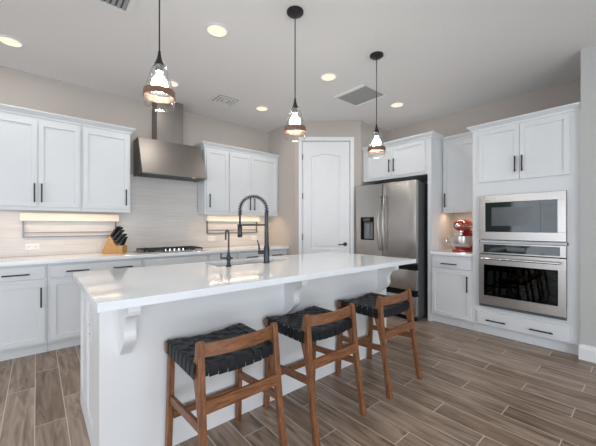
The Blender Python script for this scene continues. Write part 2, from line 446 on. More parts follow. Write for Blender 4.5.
CROWN = [(0.0, -0.065), (-0.010, -0.062), (-0.012, -0.045), (-0.030, -0.028), (-0.046, -0.014), (-0.050, -0.010), (-0.050, 0.0), (0.03, 0.0), (0.03, -0.065)]
def crown_front(bm, x0, x1, zt, y=0.02, miter_l=False, miter_r=False):
    """moulding along the front, profile (out, up); ends flared when mitred"""
    A, Bv = [], []
    for o_, u in CROWN:
        A.append(bm.verts.new((x0 + (o_ if miter_l else 0), y+o_, zt+u))); Bv.append(bm.verts.new((x1 - (o_ if miter_r else 0), y+o_, zt+u)))
    n = len(A); fs = [bm.faces.new(A), bm.faces.new(Bv[::-1])]
    for i in range(n): fs.append(bm.faces.new((A[i], Bv[i], Bv[(i+1) % n], A[(i+1) % n])))
    bmesh.ops.recalc_face_normals(bm, faces=fs)
def crown_side(bm, x, sgn, y0, y1, zt):
    """return along the side at x; sgn -1 flares left, +1 right"""
    A, Bv = [], []
    for o_, u in CROWN:
        A.append(bm.verts.new((x - sgn*o_, y0 + o_, zt+u))); Bv.append(bm.verts.new((x - sgn*o_, y1, zt+u)))
    n = len(A); fs = [bm.faces.new(A), bm.faces.new(Bv[::-1])]
    for i in range(n): fs.append(bm.faces.new((A[i], Bv[i], Bv[(i+1) % n], A[(i+1) % n])))
    bmesh.ops.recalc_face_normals(bm, faces=fs)
R90 = -PI/2
def cab(name, label, cat, loc, rz, bodyboxes, group=None):
    r = thing(name, label, cat, loc, rz, group)
    obj('body', B(*bodyboxes), 'cabinet_white', r)
    return r
BD = YH - YB - 0.002    # base depth
UD = YH - YU - 0.002
# --- base run on the hood wall (root at x0, door plane, floor)
def base_body(w): return [(0, w, 0.02, BD-0.012, 0.105, 0.876), (0, w, 0.085, BD-0.012, 0, 0.105)]
def base(x0, x1, label):
    return cab('base_cabinet', label, 'cabinet', (x0, YB, 0), 0, base_body(x1-x0), 'base cabinets under the cooktop wall')
r = base(-0.385, 0.079, 'white base cabinet at the left end, one drawer over one door')
add_door(r, (0.03, 0.445, 0.735, 0.855), [(0.24, 0.787, False)], 'drawer')
add_door(r, (0.03, 0.445, 0.125, 0.705), [(0.416, 0.56, True)])
r = base(0.081, 0.924, 'white base cabinet below the knife block, wide drawer with two handles')
add_door(r, (0.02, 0.825, 0.735, 0.855), [(0.235, 0.79, False), (0.64, 0.79, False)], 'drawer')
add_door(r, (0.02, 0.419, 0.125, 0.705), [(0.39, 0.56, True)])
add_door(r, (0.425, 0.825, 0.125, 0.705), [(0.454, 0.56, True)])
r = base(0.926, 1.704, 'white base cabinet under the gas cooktop')
add_door(r, (0.02, 0.758, 0.735, 0.855), None, 'drawer')
add_door(r, (0.02, 0.386, 0.125, 0.705), [(0.357, 0.56, True)])
add_door(r, (0.392, 0.758, 0.125, 0.705), [(0.421, 0.56, True)])
r = base(1.706, 2.139, 'narrow white base cabinet right of the gas cooktop')
add_door(r, (0.02, 0.413, 0.735, 0.855), None, 'drawer')
add_door(r, (0.02, 0.413, 0.125, 0.705), [(0.384, 0.56, True)])
r = base(2.141, XR1-0.002, 'white base cabinet beside the pantry corner, two drawer handles')
add_door(r, (0.02, 0.87, 0.735, 0.855), [(0.233, 0.79, False), (0.68, 0.79, False)], 'drawer')
add_door(r, (0.02, 0.442, 0.125, 0.705), [(0.413, 0.56, True)])
add_door(r, (0.448, 0.87, 0.125, 0.705), [(0.477, 0.56, True)])
# worktop of that run
bm = bmesh.new(); box(bm, -0.40, XR1-0.002, YB-0.025, YH-0.014, 0.877, 0.914, bev=0.003)
tag(obj('countertop', bm, 'quartz'), 'white quartz countertop along the wall with the cooktop', 'countertop')

# --- uppers on the hood wall
def upper_body(w): return [(0, w, 0.02, UD, 1.412, 2.36), (0, w, 0.02, 0.036, 1.399, 1.412)]
def upper(x0, x1, label):
    return cab('upper_cabinet', label, 'cabinet', (x0, YU, 0), 0, upper_body(x1-x0), 'upper cabinets on the cooktop wall')
r = upper(-0.40, 0.374, 'white upper cabinet with a pair of doors, above the left wall ledge')
add_door(r, (0.02, 0.406, 1.438, 2.305), [(0.382, 1.575, True)])
add_door(r, (0.411, 0.755, 1.438, 2.305), [(0.438, 1.575, True)])
bm = bmesh.new(); crown_front(bm, 0, 0.775, 2.405); obj('crown', bm, 'cabinet_white', r)
r = upper(0.376, 0.852, 'white single-door upper cabinet left of the range hood')
add_door(r, (0.012, 0.455, 1.438, 2.305), [(0.425, 1.575, True)])
bm = bmesh.new(); crown_front(bm, 0, 0.476, 2.405, miter_r=True); crown_side(bm, 0.476, 1, 0.02, UD, 2.405); obj('crown', bm, 'cabinet_white', r)
r = upper(1.785, 2.152, 'white single-door upper cabinet right of the range hood')
add_door(r, (0.022, 0.352, 1.455, 2.32), [(0.058, 1.595, True)])
bm = bmesh.new(); crown_front(bm, 0, 0.367, 2.415, miter_l=True); crown_side(bm, 0, -1, 0.02, UD, 2.415); obj('crown', bm, 'cabinet_white', r)
r = upper(2.154, XR1-0.002, 'white upper cabinet with a pair of doors, behind the black faucet')
add_door(r, (0.012, 0.370, 1.455, 2.32), [(0.345, 1.575, True)])
add_door(r, (0.375, 0.87, 1.455, 2.32), [(0.425, 1.575, True)])
bm = bmesh.new(); crown_front(bm, 0, 0.904, 2.415); obj('crown', bm, 'cabinet_white', r)

# --- oven wall: local x = -world y, local y = world x; root at (XT, ymax, 0)
TD = XW - XT - 0.004
def rcab(name, label, y1, boxes, xface=XT, cat='cabinet'):
    return cab(name, label, cat, (xface, y1, 0), R90, boxes)
# tall oven cabinet, y from 1.383 down to 0.466
W = 1.383-0.466
tb = [(0, 0.082, 0.02, TD, 0.105, 2.36), (W-0.0765, W+0.022, 0.02, TD, 0.105, 2.36), (0.082, W-0.0765, 0.02, TD, 0.105, 0.328), (0.082, W-0.0765, 0.02, TD, 1.583, 2.36),
      (0.065, W-0.062, 0.02, TD, 1.050, 1.078), (0.065, W-0.062, TD-0.03, TD, 0.31, 1.60), (0, W+0.012, 0.06, TD, 0, 0.105)]
r = rcab('oven_cabinet', 'tall white cabinet holding the microwave and the wall oven', 1.383, tb)
add_door(r, (0.069, 0.460, 1.738, 2.318), [(0.426, 1.90, True)], hl=0.17)
add_door(r, (0.464, 0.862, 1.738, 2.318), [(0.488, 1.90, True)], hl=0.17)
add_door(r, (0.050, 0.860, 0.118, 0.270), [(0.245, 0.178, False), (0.647, 0.178, False)], 'drawer')
bm = bmesh.new(); crown_front(bm, 0, W+0.022, 2.40, miter_l=True); crown_side(bm, 0, -1, 0.02, 0.285, 2.40); obj('crown', bm, 'cabinet_white', r)
# base under the stand mixer, y 1.876 .. 1.385
W2 = 1.876-1.385
r = rcab('base_cabinet', 'small white base cabinet under the red stand mixer', 1.876, [(0, W2, 0.02, TD-0.012, 0.105, 0.876), (0.0, W2, 0.06, TD-0.012, 0, 0.105)])
add_door(r, (0.012, W2-0.012, 0.715, 0.845), [(0.235, 0.770, False)], 'drawer')
add_door(r, (0.012, W2-0.012, 0.118, 0.690), [(W2-0.046, 0.545, True)])
bm = bmesh.new(); box(bm, XT-0.022, XW-0.014, 1.386, 1.8765, 0.877, 0.914, bev=0.003)
tag(obj('countertop', bm, 'quartz'), 'small white quartz countertop under the red stand mixer', 'countertop')
# upper over the stand mixer
r = rcab('upper_cabinet', 'narrow white upper cabinet above the red stand mixer', 1.876, [(0, 0.491, 0.02, XW-4.215-0.003, 1.428, 2.385), (0, 0.491, 0.02, 0.036, 1.415, 1.428)], xface=4.215)
add_door(r, (0.008, 0.484, 1.445, 2.345), [(0.040, 1.585, True)], hl=0.19)
bm = bmesh.new(); crown_front(bm, 0, 0.491, 2.44); obj('crown', bm, 'cabinet_white', r)
# cabinet over the fridge with the panel down to the floor
W3 = 2.965-1.878
r = rcab('fridge_cabinet', 'white two-door cabinet over the refrigerator with a full-height side panel', 2.965, [(0, W3, 0.02, TD, 1.925, 2.41)])
obj('side_panel', B((W3-0.048, W3, 0.02, TD, 0.0, 1.925)), 'cabinet_white', r)
add_door(r, (0.085, 0.517, 1.960, 2.375), [(0.485, 2.108, True)], hl=0.185)
add_door(r, (0.522, 1.008, 1.960, 2.375), [(0.560, 2.108, True)], hl=0.185)
bm = bmesh.new(); crown_front(bm, 0, W3, 2.455, miter_r=True); crown_side(bm, W3, 1, 0.02, 0.285, 2.455); obj('crown', bm, 'cabinet_white', r)

# ------------------------------------------------------------------ refrigerator (root at front left bottom, local frame as the cabinets)
FX, FY = 3.70, 2.945
FW = 0.955
r = thing('refrigerator', 'stainless french-door refrigerator with water dispenser', 'refrigerator', (FX, FY, 0), R90)
obj('body', B((0.005, FW-0.005, 0.075, XW-FX-0.05, 0.02, 1.815), (0.03, 0.10, 0.02, 0.2, 1.815, 1.84), (FW-0.10, FW-0.03, 0.02, 0.2, 1.815, 1.84), bev=0.003), 'fridge_side', r)
def curved_front(x0, x1, z0, z1, bulge=0.012, th=0.07, hole=None):
    bm = bmesh.new(); n = 8
    pts = []
    for k in range(n+1):
        t = k/n; x = x0 + (x1-x0)*t; e = min(t, 1-t)
        y = 0.010*(1-min(1, e/0.10))**2 
        pts.append((x, y))
    pts = pts + [(x1, th), (x0, th)]
    prism(bm, pts, 'z', z0, z1, bev=0.003)
    return bm
SP = 0.460
LX0, LX1 = 0.080, 0.318
def dispenser_door():
    bm = bmesh.new(); z0, z1 = 0.755, 1.838; h0, h1 = 1.035, 1.370
    box(bm, 0.0, LX0, 0, 0.07, z0, z1); box(bm, LX1, SP-0.003, 0, 0.07, z0, z1)
    box(bm, LX0, LX1, 0, 0.07, z0, h0); box(bm, LX0, LX1, 0, 0.07, h1, z1); box(bm, LX0, LX1, 0.055, 0.07, h0, h1)
    bmesh.ops.remove_doubles(bm, verts=bm.verts, dist=1e-5)
    return bm
dl = obj('door', dispenser_door(), 'steel_vertical', r)
dr = obj('door', curved_front(SP+0.003, FW, 0.755, 1.838), 'steel_vertical', r, True)
def fridge_handle(x, s):
    bm = bmesh.new(); pts = []
    for k in range(15):
        t = k/14; z = 0.89 + (1.665-0.89)*t
        pts.append((x, -0.028 - 0.034*math.sin(PI*t), z))
    tube(bm, pts, 0.0135, 10)
    for z in (0.905, 1.65): tube(bm, [(x, -0.03, z), (x, 0.004, z)], 0.011, 8)
    return bm
o = obj('handle', fridge_handle(SP-0.034, -1), 'handle_steel', dl, True)
o = obj('handle', fridge_handle(SP+0.044, 1), 'handle_steel', dr, True)
bm = B((LX0, LX0+0.03, 0.0, 0.054, 1.035, 1.37), (LX1-0.022, LX1, 0.0, 0.054, 1.035, 1.37), (LX0+0.03, LX1-0.022, 0.0, 0.054, 1.295, 1.37), (LX0+0.03, LX1-0.022, -0.004, 0.054, 1.035, 1.05))
o = obj('dispenser', bm, 'black_gap', dl); o['label'] = 'black water dispenser surround'
o = obj('dispenser_recess', B((LX0+0.03, LX1-0.022, 0.045, 0.0545, 1.05, 1.295), (LX0+0.095, LX0+0.145, 0.018, 0.045, 1.09, 1.27)), 'grey_plastic', dl)
obj('dispenser_screen', B((LX0+0.05, LX1-0.075, -0.002, 0.0, 1.31, 1.355)), 'screen_grey', dl)
for z0, z1 in ((0.400, 0.665), (0.060, 0.325)):
    d = obj('drawer', curved_front(0, FW, z0, z1), 'steel_vertical', r, True)
    o = obj('pull_recess', B((0.01, FW-0.006, 0.004, 0.07, z1+0.001, z1+0.066), (0.004, FW+0.012, -0.016, 0.066, z1+0.0005, z1+0.012)), 'black_gap', d); o['label'] = 'black pocket pull above the drawer'
obj('kick_grille', B((0.02, FW-0.02, 0.03, 0.08, 0.0, 0.058)), 'black_gap', r)

# ------------------------------------------------------------------ microwave and wall oven
OX = XT - 0.022
OY = 1.299; OW = 0.757
r = thing('microwave', 'built-in stainless microwave above the wall oven', 'microwave', (OX, OY, 1.086), R90)
H = 0.494
obj('trim_frame', B((0, OW, 0, 0.022, 0, 0.088), (0, OW, 0, 0.022, H-0.080, H), (0, 0.060, 0, 0.022, 0.088, H-0.080), (OW-0.066, OW, 0, 0.022, 0.088, H-0.080), bev=0.002), 'steel', r)
obj('body', B((0.06, OW-0.06, 0.03, 0.45, 0.04, H-0.04)), 'fridge_side', r)
d = obj('door', B((0.060, OW-0.200, 0.004, 0.028, 0.088, H-0.080)), 'black_glass', r)
obj('window', B((0.125, OW-0.275, 0.0025, 0.004, 0.155, H-0.135)), 'screen_grey', d)
d = obj('control_panel', B((OW-0.198, OW-0.066, 0.004, 0.028, 0.088, H-0.080)), 'black_glass', r)
obj('display', B((OW-0.180, OW-0.085, 0.0025, 0.004, 0.335, 0.375)), 'screen_grey', d)
bm = B((OW-0.182, OW-0.086, 0.0025, 0.004, 0.125, 0.300))
obj('keypad', bm, 'screen_grey', d)

r = thing('wall_oven', 'stainless built-in wall oven with a dark window, below the microwave', 'oven', (OX, OY, 0.330), R90)
d = obj('control_panel', B((0, OW, 0, 0.022, 0.600, 0.718), bev=0.002), 'steel', r)
g = obj('control_glass', B((0.045, OW-0.045, -0.002, 0.0, 0.615, 0.703)), 'black_glass', d)
obj('display', B((0.27, 0.43, -0.0032, -0.002, 0.640, 0.680)), 'screen_grey', d)
H0, H1 = 0.128, 0.478
d = obj('door', B((0, OW, -0.012, 0.022, 0.03, H0), (0, OW, -0.012, 0.022, H1, 0.592), (0, 0.050, -0.012, 0.022, H0, H1), (OW-0.058, OW, -0.012, 0.022, H0, H1)), 'steel', r)
obj('window', B((0.050, OW-0.058, -0.006, 0.0, H0, H1)), 'tinted_glass', d)
bm = bmesh.new(); tube(bm, [(0.03, -0.062, 0.548), (OW-0.035, -0.062, 0.548)], 0.012, 12)
for x in (0.065, OW-0.07): tube(bm, [(x, -0.062, 0.548), (x, -0.011, 0.548)], 0.010, 10)
obj('handle', bm, 'polished_steel', d, True)
obj('trim_strip', B((0, OW, 0.0, 0.022, 0.0, 0.024)), 'fridge_side', r)
# cavity behind the window
obj('cavity', B((0.05, OW-0.05, 0.50, 0.51, 0.06, 0.58), (0.04, 0.05, 0.03, 0.51, 0.06, 0.58), (OW-0.05, OW-0.04, 0.03, 0.51, 0.06, 0.58), (0.05, OW-0.05, 0.03, 0.50, 0.05, 0.06), (0.05, OW-0.05, 0.03, 0.50, 0.58, 0.59)), 'black_gap', r)
for z in (0.20, 0.36):
    bm = bmesh.new()
    for k in range(14): 
        x = 0.065 + k*(OW-0.13)/13; tube(bm, [(x, 0.06, z), (x, 0.49, z)], 0.0028, 6)
    for y in (0.06, 0.27, 0.49): tube(bm, [(0.052, y, z), (OW-0.052, y, z)], 0.0035, 6)
    obj('rack', bm, 'polished_steel', r)

# ------------------------------------------------------------------ range hood
HX0, HX1 = 0.942, 1.735
r = thing('range_hood', 'stainless chimney range hood above the gas cooktop', 'range hood', ((HX0+HX1)/2, YH, 0))
hw = (HX1-HX0)/2
bm = bmesh.new()
prism(bm, [(-0.004, 1.868), (-0.445, 1.868), (-0.448, 1.884), (-0.240, 2.335), (-0.004, 2.335)], 'x', -hw, hw, bev=0.0)
# sink the underside so that the rim is seen
bm.faces.ensure_lookup_table(); bm.normal_update()
f = min(bm.faces, key=lambda f: f.calc_center_median().z)
bmesh.ops.inset_individual(bm, faces=[f], thickness=0.022)
for v in f.verts: v.co.z += 0.022
obj('canopy', bm, 'hood_steel', r)
obj('chimney', B((-0.175, 0.158, -0.235, -0.004, 2.335, ZC-0.001)), 'hood_steel', r)
o = obj('filter', B(*[(-hw+0.04+i*(2*hw-0.08)/3+0.004, -hw+0.04+(i+1)*(2*hw-0.08)/3-0.004, -0.40, -0.05, 1.878, 1.888) for i in range(3)]), 'vent_dark', r); o['label'] = 'dark filters under the hood'
bm = bmesh.new(); lathe(bm, [(0, 0), (0.026, 0), (0.026, 0.012), (0, 0.012)], 16); xform(bm, Matrix.Translation((hw-0.16, -0.412, 1.872)))
obj('light', bm, 'lamp_lens', r)

# ------------------------------------------------------------------ gas cooktop
CX0, CX1, CY0, CY1 = 0.930, 1.690, 3.862, 4.27
r = thing('gas_cooktop', 'stainless gas cooktop with black grates under the range hood', 'cooktop', ((CX0+CX1)/2, (CY0+CY1)/2, 0.914))
cw, cd = (CX1-CX0)/2, (CY1-CY0)/2
obj('tray', B((-cw, cw, -cd, cd, 0.0005, 0.012), bev=0.004), 'steel', r)
for i in range(3):
    bm = bmesh.new(); x0 = -cw+0.02 + i*(2*cw-0.04)/3 + 0.004; x1 = x0 + (2*cw-0.04)/3 - 0.008; y0, y1 = -cd+(0.09 if i == 1 else 0.02), cd-0.02
    for a in (x0, x1-0.012): box(bm, a, a+0.012, y0, y1, 0.030, 0.044)
    for b_ in (y0, y1-0.012, (y0+y1)/2-0.006): box(bm, x0, x1, b_, b_+0.012, 0.030, 0.044)
    box(bm, (x0+x1)/2-0.006, (x0+x1)/2+0.006, y0, y1, 0.032, 0.046)
    for a in (x0, x1-0.014):
        for b_ in (y0, y1-0.014): box(bm, a, a+0.014, b_, b_+0.014, 0.012, 0.032)
    obj('grate', bm, 'cast_iron', r)
for x, y, rad in ((-0.25, 0.10, 0.035), (-0.25, -0.10, 0.045), (0, 0.04, 0.055), (0.25, 0.10, 0.045), (0.25, -0.10, 0.035)):
    bm = bmesh.new(); lathe(bm, [(0, 0.012), (rad, 0.012), (rad, 0.020), (rad*0.7, 0.026), (0, 0.026)], 18, x, y); obj('burner', bm, 'cast_iron', r, True)
for k in range(5):
    bm = bmesh.new(); lathe(bm, [(0, 0.012), (0.019, 0.012), (0.019, 0.018), (0.015, 0.020), (0.014, 0.042), (0, 0.043)], 16, -0.11+k*0.055, -cd+0.042)
    obj('knob', bm, 'polished_steel', r, True)

# ------------------------------------------------------------------ island
IX0, IX1, IY0, IY1 = 0.193, 2.828, 1.515, 2.655
EX, FYI, EX1, BYI = 0.232, 1.760, 2.690, 2.615
r = thing('kitchen_island', 'white kitchen island base with corbels, facing the bar stools', 'island', (EX, FYI, 0))
ix, iy = EX, FYI
w, dpt = EX1-EX, BYI-FYI
obj('body', B((0.02, w-0.02, 0, 0.02, 0.0, 0.876), (0.02, w-0.02, dpt-0.02, dpt, 0.1, 0.876), (w-0.02, w, 0, dpt, 0.0, 0.876), (0.02, w-0.02, 0.02, dpt-0.08, 0.08, 0.10), (0.02, w-0.02, dpt-0.09, dpt-0.07, 0, 0.10)), 'island_white', r)
# end panel with two sunk panels (faces -x)
bm = bmesh.new()
def wall_panel(bm, y0, y1, z0, z1, holes):
    ys = sorted({y0, y1, *[h[0] for h in holes], *[h[1] for h in holes]}); zs = sorted({z0, z1, *[h[2] for h in holes], *[h[3] for h in holes]})
    for ya, yb in zip(ys, ys[1:]):
        for za, zb in zip(zs, zs[1:]):
            cy, cz = (ya+yb)/2, (za+zb)/2
            hh = [h for h in holes if h[0] < cy < h[1] and h[2] < cz < h[3]]
            if hh: continue
            box(bm, 0, 0.02, ya, yb, za, zb)
    for h in holes: 
        box(bm, 0.010, 0.02, h[0], h[1], h[2], h[3])
        for a, b_, c, d_ in ((h[0], h[0]+0.012, h[2], h[3]), (h[1]-0.012, h[1], h[2], h[3]), (h[0], h[1], h[2], h[2]+0.012), (h[0], h[1], h[3]-0.012, h[3])):
            box(bm, 0.004, 0.011, a, b_, c, d_)
wall_panel(bm, 0, dpt, 0.0, 0.876, [(0.235, 0.50, 0.11, 0.80), (0.555, dpt-0.055, 0.11, 0.80)])
obj('end_panel', bm, 'island_white', r)
# doors and drawers on the cooking side
for k in range(4):
    x0 = 0.03 + k*(w-0.06)/4
    bm = shaker(-x0-(w-0.06)/4+0.006, -x0-0.006, 0.125, 0.86); xform(bm, Matrix.Rotation(PI, 4, 'Z')); xform(bm, Matrix.Translation((0, dpt+0.02, 0)))
    d = obj('door', bm, 'island_white', r)
    bm = pull(-x0-(0.05 if k % 2 else (w-0.06)/4-0.05), 0.72, 0.19); xform(bm, Matrix.Rotation(PI, 4, 'Z')); xform(bm, Matrix.Translation((0, dpt+0.02, 0)))
    obj('handle', bm, 'black_metal', d)
# corbels
CP = [(0, 0.876), (-0.200, 0.876), (-0.203, 0.845), (-0.196, 0.826), (-0.176, 0.818)]
for k in range(1, 9):
    t = k/8; CP.append((-0.176 + 0.066*math.sin(t*PI/2), 0.818 - 0.085*(1-math.cos(t*PI/2))))
for k in range(1, 9):
    t = k/8; CP.append((-0.110 + 0.052*t*t - 0.014*math.sin(PI*t), 0.733 - 0.105*t))
CP += [(-0.045, 0.618), (-0.028, 0.606), (-0.014, 0.588), (0, 0.585)]
for x in (0.316, 1.375, 2.530):
    bm = bmesh.new(); prism(bm, CP, 'x', x-ix, x-ix+0.054, bev=0.002)
    obj('corbel', bm, 'island_white', r)
# worktop with a sink cut-out
SX0, SX1, SY0, SY1 = 1.105, 1.845, 2.275, 2.560
bm = bmesh.new()
xs, ys = [IX0, SX0, SX1, IX1], [IY0, SY0, SY1, IY1]
def grid_face(z, flip):
    for i in range(3):
        for j in range(3):
            if i == 1 and j == 1: continue
            vs = [bm.verts.new((x, y, z)) for x, y in ((xs[i], ys[j]), (xs[i+1], ys[j]), (xs[i+1], ys[j+1]), (xs[i], ys[j+1]))]
            bm.faces.new(vs[::-1] if flip else vs)
grid_face(0.914, False); grid_face(0.877, True)
bmesh.ops.remove_doubles(bm, verts=bm.verts, dist=1e-5)
for e in [e for e in bm.edges if len(e.link_faces) == 1 and e.verts[0].co.z > 0.9]:
    a, b_ = e.verts
    def low(v): return min((q for q in bm.verts if q.co.z < 0.9), key=lambda q: (q.co.xy - v.co.xy).length)
    bm.faces.new((b_, a, low(a), low(b_)))
bmesh.ops.recalc_face_normals(bm, faces=bm.faces)
bmesh.ops.bevel(bm, geom=[e for e in bm.edges if e.verts[0].co.z > 0.9 and e.verts[1].co.z > 0.9 and any(abs(f.normal.z) < 0.5 for f in e.link_faces)], offset=0.003, segments=2, affect='EDGES')
tag(obj('island_countertop', bm, 'quartz'), 'large white quartz countertop on the kitchen island', 'countertop')
# outlet on the end panel
def wall_plate(name, label, loc, rz, w_, h_, horizontal, group=None):
    r = thing(name, label, 'outlet', loc, rz, group)
    obj('plate', B((-w_/2, w_/2, -0.006, 0, -h_/2, h_/2), bev=0.0015), 'plate_white', r)
    for s in (-1, 1):
        dx, dz = (s*w_*0.24, 0) if horizontal else (0, s*h_*0.22)
        a, b_ = (0.018, 0.016) 
        obj('socket', B((dx-a, dx+a, -0.0075, -0.006, dz-b_, dz+b_)), 'plate_white', r)
        obj('socket_slot', B((dx-0.008, dx-0.005, -0.0085, -0.0075, dz-0.006, dz+0.006), (dx+0.005, dx+0.008, -0.0085, -0.0075, dz-0.006, dz+0.006)), 'vent_dark', r)
    return r
wall_plate('outlet', 'white outlet on the end panel of the island', (EX+0.0095, 2.13, 0.64), R90, 0.075, 0.125, False)
wall_plate('outlet', 'white double outlet below the left wall ledge', (-0.036, YH-0.0125, 1.018), 0, 0.118, 0.072, True)
wall_plate('outlet', 'white outlet between the gas cooktop and the slim water tap', (2.003, YH-0.0125, 1.052), 0, 0.118, 0.072, True)
wall_plate('outlet', 'white outlet on the backsplash behind the black spring faucet', (2.742, YH-0.0125, 1.042), 0, 0.118, 0.072, True)

# ------------------------------------------------------------------ sink and taps
r = thing('sink', 'stainless double-bowl sink set into the island countertop', 'sink', ((SX0+SX1)/2, (SY0+SY1)/2, 0.66))
sw, sd = (SX1-SX0)/2, (SY1-SY0)/2
def bowl(x0, x1):
    bm = bmesh.new(); t = 0.004; z0, z1 = 0.0, 0.2165
    box(bm, x0, x1, -sd, sd, z0, z0+t); box(bm, x0, x0+t, -sd, sd, z0, z1); box(bm, x1-t, x1, -sd, sd, z0, z1); box(bm, x0, x1, -sd, -sd+t, z0, z1); box(bm, x0, x1, sd-t, sd, z0, z1)
    lathe(bm, [(0, z0+t), (0.04, z0+t+0.001), (0.045, z0+t+0.004), (0.05, z0+t)], 16, (x0+x1)/2, 0.04)
    return bm
obj('bowl', bowl(-sw-0.004, -0.012), 'sink_steel', r); obj('bowl', bowl(0.012, sw+0.004), 'sink_steel', r)
obj('rim', B((-sw-0.02, sw+0.02, -sd-0.02, -sd-0.001, 0.207, 0.2165), (-sw-0.02, sw+0.02, sd+0.001, sd+0.02, 0.207, 0.2165), (-0.012, 0.012, -sd, sd, 0.195, 0.212)), 'sink_steel', r)

# spring pull-down faucet: base at (1.534,2.215); spout swings over the sink
FB = Vector((1.534, 2.213)); HEAD = Vector((1.376, 2.40))
r = thing('spring_faucet', 'tall dark pull-down kitchen faucet with a spring neck', 'faucet', (FB.x, FB.y, 0.914))
dv = HEAD - FB; R_ = dv.length; dn = dv.normalized()
def P3(s, z): return (dn.x*s, dn.y*s, z)
bm = bmesh.new()
lathe(bm, [(0, 0.0005), (0.029, 0.0005), (0.029, 0.006), (0.0255, 0.010), (0.0255, 0.135), (0.022, 0.145), (0.019, 0.16), (0.017, 0.40), (0.0165, 0.436), (0.012, 0.44), (0, 0.44)], 20)
obj('post', bm, 'faucet_black', r, True)
# neck: hose core + coil
def neck(t):     # t 0..1 from post top over the arch down to the head
    zt = 0.435; rr = R_/2
    if t < 0.12: return Vector(P3(0, zt + t/0.12*0.03))
    if t < 0.86:
        a = (t-0.12)/0.74*PI
        return Vector(P3(rr - rr*math.cos(a), zt+0.03 + rr*0.98*math.sin(a)))
    return Vector(P3(R_, zt+0.03 - (t-0.86)/0.14*0.045))
path = [neck(k/40) for k in range(41)]
bm = bmesh.new(); tube(bm, path, 0.0060, 8); obj('hose', bm, 'faucet_black', r, True)
bm = bmesh.new(); turns = 25; n = turns*12; coil = []
side = Vector((-dn.y, dn.x, 0))
for k in range(n+1):
    t = k/n; p = neck(t); q = (neck(min(1, t+0.004)) - neck(max(0, t-0.004))).normalized()
    nn = side.cross(q).normalized(); a = 2*PI*turns*t
    coil.append(p + 0.0165*(math.cos(a)*side + math.sin(a)*nn))
tube(bm, coil, 0.0034, 6); obj('spring', bm, 'faucet_black', r, True)
zh = 0.44
bm = bmesh.new(); lathe(bm, [(0, zh+0.005), (0.009, zh+0.005), (0.009, zh-0.09), (0.012, zh-0.10), (0.0215, zh-0.115), (0.0215, zh-0.205), (0.018, zh-0.215), (0, zh-0.215)], 18, dn.x*R_, dn.y*R_)
obj('spray_head', bm, 'faucet_black', r, True)
bm = bmesh.new(); tube(bm, [P3(0, 0.335), P3(R_-0.024, 0.335)], 0.0075, 8)
for k in range(16):
    a0, a1 = 2*PI*k/16, 2*PI*(k+1)/16; c = P3(R_, 0.335)
    tube(bm, [(c[0]+0.0245*math.cos(a0), c[1]+0.0245*math.sin(a0), c[2]), (c[0]+0.0245*math.cos(a1), c[1]+0.0245*math.sin(a1), c[2])], 0.005, 6)
obj('holder_arm', bm, 'faucet_black', r, True)
ld = Vector((-0.85, 0.2, 0)).normalized()
bm = bmesh.new(); tube(bm, [(0, 0, 0.098), tuple(ld*0.075 + Vector((0, 0, 0.098)))], 0.017, 14)
tube(bm, [tuple(ld*0.066 + Vector((0, 0, 0.105))), tuple(ld*0.070 + Vector((0, 0, 0.15))), tuple(ld*0.085 + Vector((0, 0, 0.205)))], [0.010, 0.007, 0.005], 10)
obj('lever', bm, 'faucet_black', r, True)

r = thing('water_tap', 'slim dark gooseneck water tap left of the spring faucet', 'tap', (1.162, 2.205, 0.914))
bm = bmesh.new()
lathe(bm, [(0, 0.0005), (0.022, 0.0005), (0.022, 0.008), (0.015, 0.016), (0.013, 0.05), (0.018, 0.056), (0.018, 0.085), (0.012, 0.095), (0.008, 0.12), (0, 0.12)], 18); obj('base', bm, 'faucet_black', r, True)
sdv = Vector((-0.62, 0.78, 0)).normalized(); pts = [(0, 0, 0.10), (0.0, 0, 0.262)]
for k in range(1, 11):
    a = PI*k/10*1.02; pts.append((sdv.x*0.0125*(1-math.cos(a)), sdv.y*0.0125*(1-math.cos(a)), 0.262+0.030*math.sin(a)))
pts.append((pts[-1][0], pts[-1][1], 0.215))
bm = bmesh.new(); tube(bm, pts, 0.0075, 10); obj('spout', bm, 'faucet_black', r, True)
bm = bmesh.new(); tube(bm, [(0.028, -0.02, 0.070), (-0.052, 0.03, 0.070)], 0.007, 8); tube(bm, [(-0.050, 0.029, 0.06), (-0.050, 0.029, 0.115)], [0.009, 0.006], 8)
obj('lever', bm, 'faucet_black', r, True)

